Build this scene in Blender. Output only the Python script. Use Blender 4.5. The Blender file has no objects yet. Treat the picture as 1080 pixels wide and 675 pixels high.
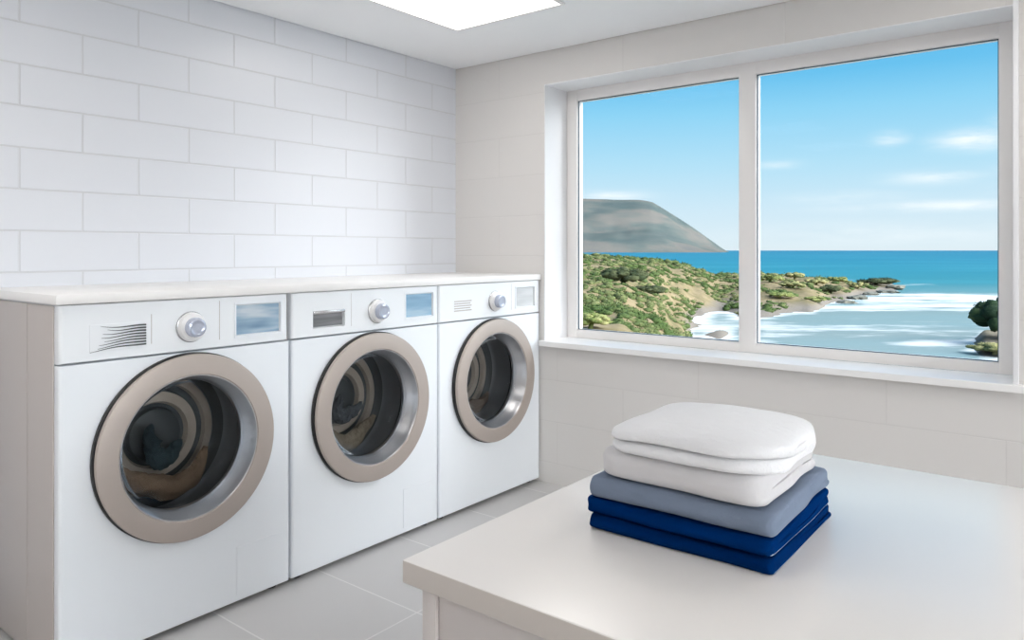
import bpy, bmesh, math, random
from mathutils import Vector, noise, Matrix

S = bpy.context.scene
COL = S.collection
PI = math.pi

# ------------------------------------------------------------------ helpers
def smooth(me, ang=35):
    for p in me.polygons: p.use_smooth = True
    try: me.set_sharp_from_angle(angle=math.radians(ang))
    except Exception: pass

def obj(name, bm, mat, parent=None, ang=35, flat=False, recalc=True):
    if recalc: bmesh.ops.recalc_face_normals(bm, faces=bm.faces)
    me = bpy.data.meshes.new(name); bm.to_mesh(me); bm.free()
    for m in (mat if isinstance(mat, (list, tuple)) else [mat]): me.materials.append(m)
    if not flat: smooth(me, ang)
    o = bpy.data.objects.new(name, me); COL.objects.link(o)
    if parent: o.parent = parent
    return o

def tag(o, label=None, cat=None, group=None, kind=None):
    if label: o['label'] = label
    if cat: o['category'] = cat
    if group: o['group'] = group
    if kind: o['kind'] = kind
    return o

def thing(name, label, cat, loc=(0, 0, 0), group=None):
    o = bpy.data.objects.new(name, None); COL.objects.link(o)
    o.location = loc; o.empty_display_size = .1
    return tag(o, label, cat, group)

def struct(name, bm, mat, parent=None, **k):
    o = obj(name, bm, mat, parent, **k)
    if not parent: o['kind'] = 'structure'
    return o

def box(bm, x0, y0, z0, x1, y1, z1, bev=0, seg=2, mi=0):
    r = bmesh.ops.create_cube(bm, size=1)
    vs = r['verts']
    for v in vs:
        v.co = Vector((x0 + (v.co.x + .5) * (x1 - x0), y0 + (v.co.y + .5) * (y1 - y0), z0 + (v.co.z + .5) * (z1 - z0)))
    fs = set(f for v in vs for f in v.link_faces)
    for f in fs: f.material_index = mi
    if bev:
        es = set(e for v in vs for e in v.link_edges)
        bmesh.ops.bevel(bm, geom=list(es), offset=bev, segments=seg, affect='EDGES', profile=.5, material=-1)

def lathe(bm, prof, cy, cz, n=96, close=False, mi=None):
    """revolve (radius, x) points about the x-directed axis through (cy, cz)"""
    rings = []
    for (r, x) in prof:
        if r < 1e-6: rings.append([bm.verts.new((x, cy, cz))])
        else: rings.append([bm.verts.new((x, cy + r * math.cos(2 * PI * k / n), cz + r * math.sin(2 * PI * k / n))) for k in range(n)])
    pairs = list(zip(rings[:-1], rings[1:]))
    if close: pairs.append((rings[-1], rings[0]))
    for i, (a, b) in enumerate(pairs):
        for k in range(n):
            k2 = (k + 1) % n
            if len(a) == 1 and len(b) == 1: continue
            if len(a) == 1: f = bm.faces.new((a[0], b[k], b[k2]))
            elif len(b) == 1: f = bm.faces.new((a[k], a[k2], b[0]))
            else: f = bm.faces.new((a[k], a[k2], b[k2], b[k]))
            if mi: f.material_index = mi[i]

def tube(bm, pts, rad, n=10):
    rings = []
    for i, p in enumerate(pts):
        p = Vector(p)
        t = (Vector(pts[min(i + 1, len(pts) - 1)]) - Vector(pts[max(i - 1, 0)])).normalized()
        a = t.cross(Vector((0, 0, 1)) if abs(t.z) < .9 else Vector((1, 0, 0))).normalized(); b = t.cross(a)
        r = rad[i] if isinstance(rad, (list, tuple)) else rad
        rings.append([bm.verts.new(p + r * (math.cos(2 * PI * k / n) * a + math.sin(2 * PI * k / n) * b)) for k in range(n)])
    for a, b in zip(rings[:-1], rings[1:]):
        for k in range(n): bm.faces.new((a[k], a[(k + 1) % n], b[(k + 1) % n], b[k]))
    bm.faces.new(rings[0]); bm.faces.new(rings[-1][::-1])

def interp(tab, x):
    if x <= tab[0][0]: return tab[0][1]
    for (a, va), (b, vb) in zip(tab, tab[1:]):
        if x <= b: return va + (vb - va) * (x - a) / (b - a)
    return tab[-1][1]

# ------------------------------------------------------------------ materials
def lin(r, g, b):
    f = lambda c: (c / 255 / 12.92) if c <= 10 else ((c / 255 + .055) / 1.055) ** 2.4
    return (f(r), f(g), f(b), 1)

class NT:
    def __init__(s, nt): s.t = nt; s.n = nt.nodes; s.l = nt.links
    def new(s, ty, **k):
        n = s.n.new(ty)
        for a, v in k.items(): setattr(n, a, v)
        return n
    def set(s, sock, v):
        if hasattr(v, 'links') or isinstance(v, bpy.types.NodeSocket): s.l.new(v, sock)
        else: sock.default_value = v
    def math(s, op, a, b=0.0, c=0.0, clamp=False):
        n = s.new('ShaderNodeMath', operation=op, use_clamp=clamp)
        s.set(n.inputs[0], a); s.set(n.inputs[1], b); s.set(n.inputs[2], c)
        return n.outputs[0]
    def mix(s, fac, a, b):
        n = s.new('ShaderNodeMix', data_type='RGBA')
        s.set(n.inputs[0], fac); s.set(n.inputs[6], a); s.set(n.inputs[7], b)
        return n.outputs[2]
    def noise(s, vec, scale, detail=4, rough=.55):
        n = s.new('ShaderNodeTexNoise'); s.l.new(vec, n.inputs['Vector'])
        n.inputs['Scale'].default_value = scale; n.inputs['Detail'].default_value = detail; n.inputs['Roughness'].default_value = rough
        return n.outputs['Fac']
    def ramp(s, fac, stops):
        n = s.new('ShaderNodeValToRGB'); e = n.color_ramp.elements
        while len(e) < len(stops): e.new(.5)
        for i, (p, c) in enumerate(stops): e[i].position = p; e[i].color = c
        s.l.new(fac, n.inputs[0]); return n.outputs[0]
    def mapping(s, vec, scale=(1, 1, 1), loc=(0, 0, 0), rot=(0, 0, 0)):
        n = s.new('ShaderNodeMapping'); s.l.new(vec, n.inputs[0])
        n.inputs['Scale'].default_value = scale; n.inputs['Location'].default_value = loc; n.inputs['Rotation'].default_value = rot
        return n.outputs[0]

def mat(name, col, rough=.5, metal=0., spec=.5, nscale=0, namp=.04, bump=0, bscale=200, coat=0, sheen=0):
    m = bpy.data.materials.new(name); m.use_nodes = True
    t = NT(m.node_tree); p = t.n['Principled BSDF']
    p.inputs['Base Color'].default_value = col; p.inputs['Roughness'].default_value = rough
    p.inputs['Metallic'].default_value = metal; p.inputs['Specular IOR Level'].default_value = spec
    p.inputs['Coat Weight'].default_value = coat; p.inputs['Sheen Weight'].default_value = sheen
    tc = t.new('ShaderNodeTexCoord').outputs['Object']
    if nscale:
        f = t.noise(tc, nscale)
        c2 = tuple(max(0, c * (1 - namp * 2)) for c in col[:3]) + (1,)
        t.l.new(t.mix(f, c2, tuple(min(1, c * (1 + namp)) for c in col[:3]) + (1,)), p.inputs['Base Color'])
    if bump:
        b = t.new('ShaderNodeBump'); b.inputs['Strength'].default_value = bump; b.inputs['Distance'].default_value = .001
        t.l.new(t.noise(tc, bscale, 3), b.inputs['Height']); t.l.new(b.outputs[0], p.inputs['Normal'])
    return m

def brick_mat(name, plane, bw, bh, ox, oz, tile, grout, rough, bump, offset=.5, mortar=.004, spec=.5, var=.02):
    m = bpy.data.materials.new(name); m.use_nodes = True
    t = NT(m.node_tree); p = t.n['Principled BSDF']
    g = t.new('ShaderNodeNewGeometry').outputs['Position']
    s = t.new('ShaderNodeSeparateXYZ'); t.l.new(g, s.inputs[0])
    c = t.new('ShaderNodeCombineXYZ')
    a, b = {'yz': (1, 2), 'xz': (0, 2), 'xy': (0, 1)}[plane]
    t.l.new(t.math('SUBTRACT', s.outputs[a], ox), c.inputs[0]); t.l.new(t.math('SUBTRACT', s.outputs[b], oz), c.inputs[1])
    br = t.new('ShaderNodeTexBrick', offset=offset, offset_frequency=2)
    t.l.new(c.outputs[0], br.inputs['Vector'])
    br.inputs['Scale'].default_value = 1; br.inputs['Mortar Size'].default_value = mortar; br.inputs['Mortar Smooth'].default_value = .6
    br.inputs['Brick Width'].default_value = bw; br.inputs['Row Height'].default_value = bh; br.inputs['Bias'].default_value = 0
    br.inputs['Color1'].default_value = tile; br.inputs['Color2'].default_value = tuple(x * (1 - var) for x in tile[:3]) + (1,)
    br.inputs['Mortar'].default_value = grout
    t.l.new(br.outputs['Color'], p.inputs['Base Color'])
    p.inputs['Roughness'].default_value = rough; p.inputs['Specular IOR Level'].default_value = spec
    bn = t.new('ShaderNodeBump', invert=True); bn.inputs['Strength'].default_value = bump; bn.inputs['Distance'].default_value = .003
    n2 = t.noise(g, 3.0, 2)
    h = t.math('SUBTRACT', br.outputs['Fac'], t.math('MULTIPLY', n2, .35))
    t.l.new(h, bn.inputs['Height']); t.l.new(bn.outputs[0], p.inputs['Normal'])
    return m

def emit_mat(name, col, strength):
    m = bpy.data.materials.new(name); m.use_nodes = True
    t = NT(m.node_tree); t.n.remove(t.n['Principled BSDF'])
    e = t.new('ShaderNodeEmission'); e.inputs[0].default_value = col; e.inputs[1].default_value = strength
    t.l.new(e.outputs[0], t.n['Material Output'].inputs[0]); return m

def glass_mat(name, tint, spec_col=(1, 1, 1, 1), rough=.0, ior=1.45):
    """thin pane: clear straight-through transmission with a fresnel reflection"""
    m = bpy.data.materials.new(name); m.use_nodes = True
    t = NT(m.node_tree); t.n.remove(t.n['Principled BSDF'])
    a = t.new('ShaderNodeBsdfTransparent'); a.inputs[0].default_value = tint
    g = t.new('ShaderNodeBsdfGlossy'); g.inputs[0].default_value = spec_col; g.inputs['Roughness'].default_value = rough
    f = t.new('ShaderNodeFresnel'); f.inputs[0].default_value = ior
    x = t.new('ShaderNodeMixShader'); t.l.new(f.outputs[0], x.inputs[0]); t.l.new(a.outputs[0], x.inputs[1]); t.l.new(g.outputs[0], x.inputs[2])
    t.l.new(x.outputs[0], t.n['Material Output'].inputs[0]); return m

M = {}
M['wall_tile'] = brick_mat('wall_tile_glazed', 'yz', .3735, .133, -2.047 - .187, 1.59, lin(222, 225, 231), lin(210, 212, 216), .33, .5)
M['wall_far'] = brick_mat('wall_tile_matt', 'xz', .72, .2, .3, .1, lin(222, 219, 216), lin(216, 213, 210), .55, .25, mortar=.003, spec=.3)
M['wall_plain'] = mat('wall_paint', lin(230, 226, 222), .7, nscale=2, namp=.01)
M['ceiling'] = mat('ceiling_paint', lin(244, 245, 246), .8, nscale=2, namp=.01)
M['gap'] = mat('shadow_gap', lin(150, 150, 150), .8, nscale=4)
M['floor'] = brick_mat('floor_tile', 'xy', .6, .39, .43, -1.30, lin(194, 192, 191), lin(214, 212, 210), .38, .3, offset=0.0, mortar=.004, var=.05)
M['frame'] = mat('window_frame_white', lin(236, 233, 231), .35, nscale=3, namp=.01)
M['sill'] = mat('window_sill_white', lin(243, 242, 241), .35, nscale=3, namp=.01)
M['jamb'] = mat('window_reveal_white', lin(240, 240, 242), .5, nscale=3, namp=.01)
M['bead'] = mat('glazing_gasket', lin(70, 90, 105), .5, nscale=30)
M['pane'] = glass_mat('window_glass', (.97, .985, .985, 1), (.5, .5, .5, 1), 0, 1.10)
M['white'] = mat('appliance_enamel', lin(235, 239, 243), .3, nscale=2, namp=.008)
M['panel'] = mat('control_panel_enamel', lin(237, 240, 243), .3, nscale=2, namp=.008)
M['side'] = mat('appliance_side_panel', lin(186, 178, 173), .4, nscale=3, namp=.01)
M['counter'] = mat('counter_laminate', lin(238, 236, 234), .35, nscale=4, namp=.01)
M['champagne'] = mat('champagne_metal', lin(176, 165, 157), .45, metal=.2, nscale=60, namp=.01)
M['rubber'] = mat('black_gasket', lin(34, 34, 35), .5, nscale=40)
M['chrome'] = mat('brushed_chrome', lin(196, 196, 198), .28, metal=1., nscale=40, namp=.02)
M['drum'] = mat('drum_steel', lin(116, 120, 124), .5, metal=.15, nscale=20, namp=.1)
M['drum_ridge'] = mat('drum_ridge_steel', lin(160, 150, 138), .55, metal=.1, nscale=20, namp=.1)
M['drum_hub'] = mat('drum_hub_dark', lin(52, 58, 60), .55, metal=.1, nscale=14, namp=.2)
M['door_glass'] = glass_mat('door_glass_smoked', (.90, .91, .92, 1), (.5, .53, .56, 1), .12, 1.16)
M['silver'] = mat('knob_silver', lin(190, 190, 192), .25, metal=.8, nscale=40, namp=.02)
M['knobwhite'] = mat('knob_white', lin(226, 225, 225), .3, nscale=20, namp=.02)
M['knobcap'] = mat('knob_cap_blue_grey', lin(186, 192, 208), .12, metal=.25, coat=.6, nscale=60, namp=.1)
M['dark'] = mat('dark_grille', lin(82, 86, 86), .5, nscale=50, namp=.1)
M['feet'] = mat('black_foot', lin(40, 40, 42), .6, nscale=50)
M['table'] = mat('table_laminate', lin(237, 233, 229), .24, spec=.75, nscale=5, namp=.006)
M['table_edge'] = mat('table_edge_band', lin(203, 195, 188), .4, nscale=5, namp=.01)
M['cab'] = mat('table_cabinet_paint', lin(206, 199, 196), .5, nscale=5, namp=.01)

def screen_mat(name, c0, c1, c2, seed):
    m = bpy.data.materials.new(name); m.use_nodes = True
    t = NT(m.node_tree); p = t.n['Principled BSDF']
    tc = t.new('ShaderNodeTexCoord').outputs['Object']
    f = t.noise(t.mapping(tc, (1, 4, 26), (seed, seed, 0)), 1.0, 2)
    t.l.new(t.ramp(f, [(.32, c0), (.5, c1), (.66, c2)]), p.inputs['Base Color'])
    p.inputs['Roughness'].default_value = .12; p.inputs['Coat Weight'].default_value = .5
    return m
M['screen1'] = screen_mat('display_blue_grey', lin(108, 140, 166), lin(150, 176, 196), lin(196, 208, 216), 1.3)
M['screen2'] = screen_mat('display_blue', lin(122, 160, 188), lin(140, 176, 202), lin(166, 194, 212), 4.1)
M['screen3'] = screen_mat('display_pale_grey', lin(196, 198, 200), lin(208, 210, 211), lin(218, 219, 220), 7.7)

def recess_mat():
    m = bpy.data.materials.new('handle_recess_metal'); m.use_nodes = True
    t = NT(m.node_tree); p = t.n['Principled BSDF']
    tc = t.new('ShaderNodeTexCoord').outputs['Object']
    f = t.noise(t.mapping(tc, (1, 3, 60)), 1.0, 3)
    t.l.new(t.ramp(f, [(.3, lin(88, 89, 92)), (.7, lin(140, 140, 142))]), p.inputs['Base Color'])
    p.inputs['Roughness'].default_value = .4; p.inputs['Metallic'].default_value = .4
    return m
M['recess'] = recess_mat()

def cloth_mat(name, c, c2, weave=900, bump=.25, sheen=.2, terry=False):
    m = bpy.data.materials.new(name); m.use_nodes = True
    t = NT(m.node_tree); p = t.n['Principled BSDF']
    tc = t.new('ShaderNodeTexCoord').outputs['Object']
    n1 = t.noise(tc, 14, 3); n2 = t.noise(tc, weave, 2)
    t.l.new(t.mix(n1, c2, c), p.inputs['Base Color'])
    p.inputs['Roughness'].default_value = 1; p.inputs['Specular IOR Level'].default_value = .02
    p.inputs['Sheen Weight'].default_value = sheen
    b = t.new('ShaderNodeBump'); b.inputs['Strength'].default_value = min(1, bump * 2); b.inputs['Distance'].default_value = .0028
    h = t.math('ADD', n2, t.math('ADD', t.math('MULTIPLY', t.noise(tc, 60, 3), 1.2), t.math('MULTIPLY', t.noise(t.mapping(tc, (1, 2.2, 1)), 24, 3), 3.0)))
    t.l.new(h, b.inputs['Height']); t.l.new(b.outputs[0], p.inputs['Normal'])
    return m
M['towel_white'] = cloth_mat('white_terry', lin(244, 244, 246), lin(240, 240, 242), 700, .35)
M['towel_white2'] = cloth_mat('white_cotton', lin(214, 212, 213), lin(208, 206, 208), 900, .2)
M['towel_grey'] = cloth_mat('grey_blue_cotton', lin(130, 142, 161), lin(120, 132, 152), 900, .3, 0)
M['towel_navy'] = cloth_mat('navy_cotton', lin(0, 48, 106), lin(0, 40, 94), 900, .3, 0)
M['towel_navy2'] = cloth_mat('deep_navy_cotton', lin(0, 44, 98), lin(0, 36, 86), 900, .3, 0)
M['hem'] = cloth_mat('pale_blue_hem', lin(168, 186, 208), lin(140, 162, 190), 900, .2)
M['hem_grey'] = cloth_mat('pale_grey_hem', lin(176, 186, 204), lin(160, 172, 192), 900, .2)

# ------------------------------------------------------------------ camera
CX, CY, CZ = 2.6823, -2.9231, 1.1278
YAW = .66634; F = 777.74; V0 = 264.16
cam = bpy.data.cameras.new('camera'); co = bpy.data.objects.new('camera', cam); COL.objects.link(co)
co.location = (CX, CY, CZ); co.rotation_euler = (PI / 2, 0, YAW)
cam.sensor_width = 36; cam.sensor_fit = 'HORIZONTAL'; cam.lens = F / 1080 * 36; cam.shift_y = -(337.5 - V0) / 1080
cam.clip_start = .02; cam.clip_end = 60000
S.camera = co
FWD = Vector((-math.sin(YAW), math.cos(YAW), 0)); RGT = Vector((math.cos(YAW), math.sin(YAW), 0))

# ------------------------------------------------------------------ the room
HC = 2.097; XR, YN = 6.2, -4.4; TOP = 2.25
# window opening in the far wall
WX0, WX1, WZ0, WZ1, WD = .584, 2.483, .665, 1.937, .27

bm = bmesh.new(); box(bm, -.12, YN - .12, -.1, XR + .12, WD, 0)
struct('floor', bm, M['floor'], flat=True)
bm = bmesh.new(); box(bm, -.12, YN, 0, 0, WD, TOP); struct('wall_left', bm, M['wall_tile'], flat=True)
# right wall, with an unseen wide window added to let in side light
RY0, RY1 = -4.1, -.35
bm = bmesh.new(); box(bm, XR, YN, 0, XR + .12, RY0, TOP); box(bm, XR, RY1, 0, XR + .12, WD, TOP)
box(bm, XR, RY0, 0, XR + .12, RY1, .69); box(bm, XR, RY0, 1.94, XR + .12, RY1, TOP)
struct('wall_right', bm, M['wall_plain'], flat=True)
bm = bmesh.new(); ym = (RY0 + RY1) / 2
for q in ((RY0, .69, RY0 + .06, 1.94), (RY1 - .06, .69, RY1, 1.94), (ym - .035, .69, ym + .035, 1.94)): box(bm, XR + .04, q[0], q[1], XR + .1, q[2], q[3], .004)
box(bm, XR + .041, RY0 + .05, .69, XR + .099, RY1 - .05, .73, .004); box(bm, XR + .041, RY0 + .05, 1.89, XR + .099, RY1 - .05, 1.94, .004)
added_win = struct('added_window', bm, M['frame'])
for (a, c) in ((RY0 + .06, ym - .035), (ym + .035, RY1 - .06)):
    bm = bmesh.new(); box(bm, XR + .066, a - .004, .726, XR + .071, c + .004, 1.894); obj('glass_pane', bm, M['pane'], added_win, flat=True)
bm = bmesh.new(); box(bm, -.12, YN - .12, 0, XR + .12, YN, TOP); struct('wall_front', bm, M['wall_plain'], flat=True)
bm = bmesh.new()
box(bm, 0, 0, 0, WX0, WD, TOP); box(bm, WX1, 0, 0, XR, WD, TOP)
box(bm, WX0, 0, 0, WX1, WD, WZ0); box(bm, WX0, 0, WZ1, WX1, WD, TOP)
struct('wall_back', bm, M['wall_far'], flat=True)
# ceiling board with a narrow shadow gap along the walls, closed above
bm = bmesh.new(); g = .006
box(bm, g, YN + g, HC, XR - g, -g, TOP); struct('ceiling', bm, M['ceiling'], flat=True)
bm = bmesh.new(); box(bm, -.12, YN - .12, TOP, XR + .12, WD, TOP + .1)
struct('trim_1', bm, M['gap'], flat=True)
# window sill board
bm = bmesh.new()
pr = [(-.03, WZ0), (.19, WZ0), (.19, .69), (-.028, .69), (-.03, .688)]
def sill_run(xa, xb, ymax):
    a = [bm.verts.new((xa, min(y, ymax), z)) for y, z in pr]; c = [bm.verts.new((xb, min(y, ymax), z)) for y, z in pr]
    for k in range(5): bm.faces.new((a[k], a[(k + 1) % 5], c[(k + 1) % 5], c[k]))
    bm.faces.new(a); bm.faces.new(c[::-1])
sill_run(WX0, WX1, .19); sill_run(WX0 - .012, WX0, -.0005); sill_run(WX1, WX1 + .03, -.0005)
struct('trim_2', bm, M['sill'])
# thin reveal linings (left jamb, right jamb, soffit) as one plastered trim
bm = bmesh.new()
box(bm, WX0, .001, .69, WX0 + .004, .19, WZ1)
box(bm, WX1 - .004, -.012, .69, WX1 + .012, .19, WZ1 + .012, .002)
box(bm, WX0, .001, WZ1 - .004, WX1, .19, WZ1)
struct('trim_3', bm, M['jamb'])
# window: frame with two lights
FY0, FY1 = .19, .25
GL = [(.647, 1.481), (1.556, 2.423)]; GZ0, GZ1 = .731, 1.880
bm = bmesh.new()
b = .004
box(bm, WX0 + .004, FY0, .69, GL[0][0], FY1, WZ1, b); box(bm, GL[1][1], FY0, .69, WX1 - .004, FY1, WZ1, b)
box(bm, GL[0][1], FY0, .69, GL[1][0], FY1, WZ1, b)
box(bm, GL[0][0] - .01, FY0 + .001, .69, GL[1][1] + .01, FY1, GZ0, b); box(bm, GL[0][0] - .01, FY0 + .001, GZ1, GL[1][1] + .01, FY1, WZ1, b)
win = struct('window_1', bm, M['frame'])
for (a, c) in GL:
    bm = bmesh.new(); box(bm, a - .004, .212, GZ0 - .004, c + .004, .217, GZ1 + .004); obj('glass_pane', bm, M['pane'], win, flat=True)
    bm = bmesh.new()
    w = .0035
    for (x0, z0, x1, z1) in ((a, GZ0, a + w, GZ1), (c - w, GZ0, c, GZ1), (a + w, GZ0, c - w, GZ0 + w), (a + w, GZ1 - w, c - w, GZ1)):
        box(bm, x0, .205, z0, x1, .211, z1)
    obj('glazing_gasket', bm, M['bead'], win, flat=True)

# ------------------------------------------------------------------ ceiling lights
LCOL = (1.0, .965, .93, 1)
M['diffuser'] = emit_mat('light_diffuser', LCOL, 6.1)
def ceiling_light(x0, y1, size, label, group=None):
    t = thing('ceiling_light', label, 'ceiling light', (x0 + size / 2, y1 - size / 2, HC), group)
    h = size / 2
    bm = bmesh.new()
    for q in ((-h - .012, -h - .012, h + .012, -h), (-h - .012, h, h + .012, h + .012), (-h - .012, -h, -h, h), (h, -h, h + .012, h)):
        box(bm, q[0], q[1], -.008, q[2], q[3], 0)
    obj('light_frame', bm, M['frame'], t, flat=True)
    bm = bmesh.new(); box(bm, -h, -h, -.006, h, h, -.001); obj('light_diffuser', bm, M['diffuser'], t, flat=True)
ceiling_light(.505, -.54, .545, 'square white flush panel light glowing on the ceiling above the washing machines')
for (x, y) in ((2.35, -.54), (.505, -2.3), (.505, -3.55), (4.3, -1.0), (4.3, -3.0)):  # extra panels, added out of view to raise the room's light level
    ceiling_light(x, y, .545, 'square white flush ceiling panel light added out of view to brighten the room', 'added ceiling panel lights')

# ------------------------------------------------------------------ washing machines
XF = .559; X0 = .03; DZ = .545; HW = .353
OX = .28
def round_shell(bm, loop, ymin, ymax, zmin, zmax, xf, xb, r, n=5):
    """carry an outer boundary loop (verts at front, inset by r) round a soft edge and back to xb"""
    def off(v, o, x):
        y, z = v.co.y, v.co.z
        if abs(y - ymin) < 1e-5: y -= o
        if abs(y - ymax) < 1e-5: y += o
        if abs(z - zmin) < 1e-5: z -= o * .3
        if abs(z - zmax) < 1e-5: z += o * .3
        return bm.verts.new((x, y, z))
    prev = loop
    rings = [(r * math.sin(PI / 2 * k / n), xf - r * (1 - math.cos(PI / 2 * k / n))) for k in range(1, n + 1)] + [(r, xb)]
    for (o, x) in rings:
        cur = [off(v, o, x) for v in loop]
        for i in range(len(cur)):
            j = (i + 1) % len(cur); bm.faces.new((prev[i], prev[j], cur[j], cur[i]))
        prev = cur
    bm.faces.new(prev)

def cabinet_mesh(z0, z1, hole_r, r=.009):
    bm = bmesh.new()
    ymin, ymax, zmin, zmax = -HW + r, HW - r, z0 + r * .3, z1 - r * .3
    angs = [2 * PI * k / 96 for k in range(96)]
    for (yy, zz) in ((ymin, zmin), (ymin, zmax), (ymax, zmin), (ymax, zmax)):
        angs.append(math.atan2(zz - DZ, yy) % (2 * PI))
    angs = sorted(set(round(a, 7) for a in angs))
    rect, circ, inn = [], [], []
    for a in angs:
        c, s = math.cos(a), math.sin(a)
        k = min((ymax if c > 0 else ymin) / c if abs(c) > 1e-9 else 1e9, ((zmax if s > 0 else zmin) - DZ) / s if abs(s) > 1e-9 else 1e9)
        y, z = k * c, DZ + k * s
        for lim in (ymin, ymax):
            if abs(y - lim) < 2e-5: y = lim
        for lim in (zmin, zmax):
            if abs(z - lim) < 2e-5: z = lim
        rect.append(bm.verts.new((XF - OX, y, z)))
        circ.append(bm.verts.new((XF - OX, hole_r * c, DZ + hole_r * s)))
        inn.append(bm.verts.new((XF - OX - .05, hole_r * c, DZ + hole_r * s)))
    n = len(angs)
    for i in range(n):
        j = (i + 1) % n
        bm.faces.new((circ[i], circ[j], rect[j], rect[i])); bm.faces.new((inn[i], inn[j], circ[j], circ[i]))
    round_shell(bm, rect, ymin, ymax, zmin, zmax, XF - OX, X0 - OX, r)
    return bm

def panel_mesh(z0, z1, holes, y0=-HW, y1=HW, r=.008, depth=.012):
    """front plate with rectangular pockets; holes = (ya, yb, za, zb, depth)"""
    bm = bmesh.new()
    ymin, ymax, zmin, zmax = y0 + r, y1 - r, z0 + r * .3, z1 - r * .3
    ys = sorted(set([ymin, ymax] + [h[0] for h in holes] + [h[1] for h in holes]))
    zs = sorted(set([zmin, zmax] + [h[2] for h in holes] + [h[3] for h in holes]))
    V = {(i, j): bm.verts.new((XF - OX, y, z)) for i, y in enumerate(ys) for j, z in enumerate(zs)}
    for i in range(len(ys) - 1):
        for j in range(len(zs) - 1):
            yc, zc = (ys[i] + ys[i + 1]) / 2, (zs[j] + zs[j + 1]) / 2
            if any(h[0] < yc < h[1] and h[2] < zc < h[3] for h in holes): continue
            bm.faces.new((V[i, j], V[i + 1, j], V[i + 1, j + 1], V[i, j + 1]))
    I, J = len(ys) - 1, len(zs) - 1
    loop = [V[i, 0] for i in range(I)] + [V[I, j] for j in range(J)] + [V[i, J] for i in range(I, 0, -1)] + [V[0, j] for j in range(J, 0, -1)]
    round_shell(bm, loop, ymin, ymax, zmin, zmax, XF - OX, X0 - OX, r)
    for (ya, yb, za, zb, d) in holes:
        a = [bm.verts.new((XF - OX, y, z)) for (y, z) in ((ya, za), (yb, za), (yb, zb), (ya, zb))]
        e = .003
        c = [bm.verts.new((XF - OX - d, y, z)) for (y, z) in ((ya + e, za + e), (yb - e, za + e), (yb - e, zb - e), (ya + e, zb - e))]
        for k in range(4): bm.faces.new((a[k], a[(k + 1) % 4], c[(k + 1) % 4], c[k]))
        bm.faces.new(c)
    return bm

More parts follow.
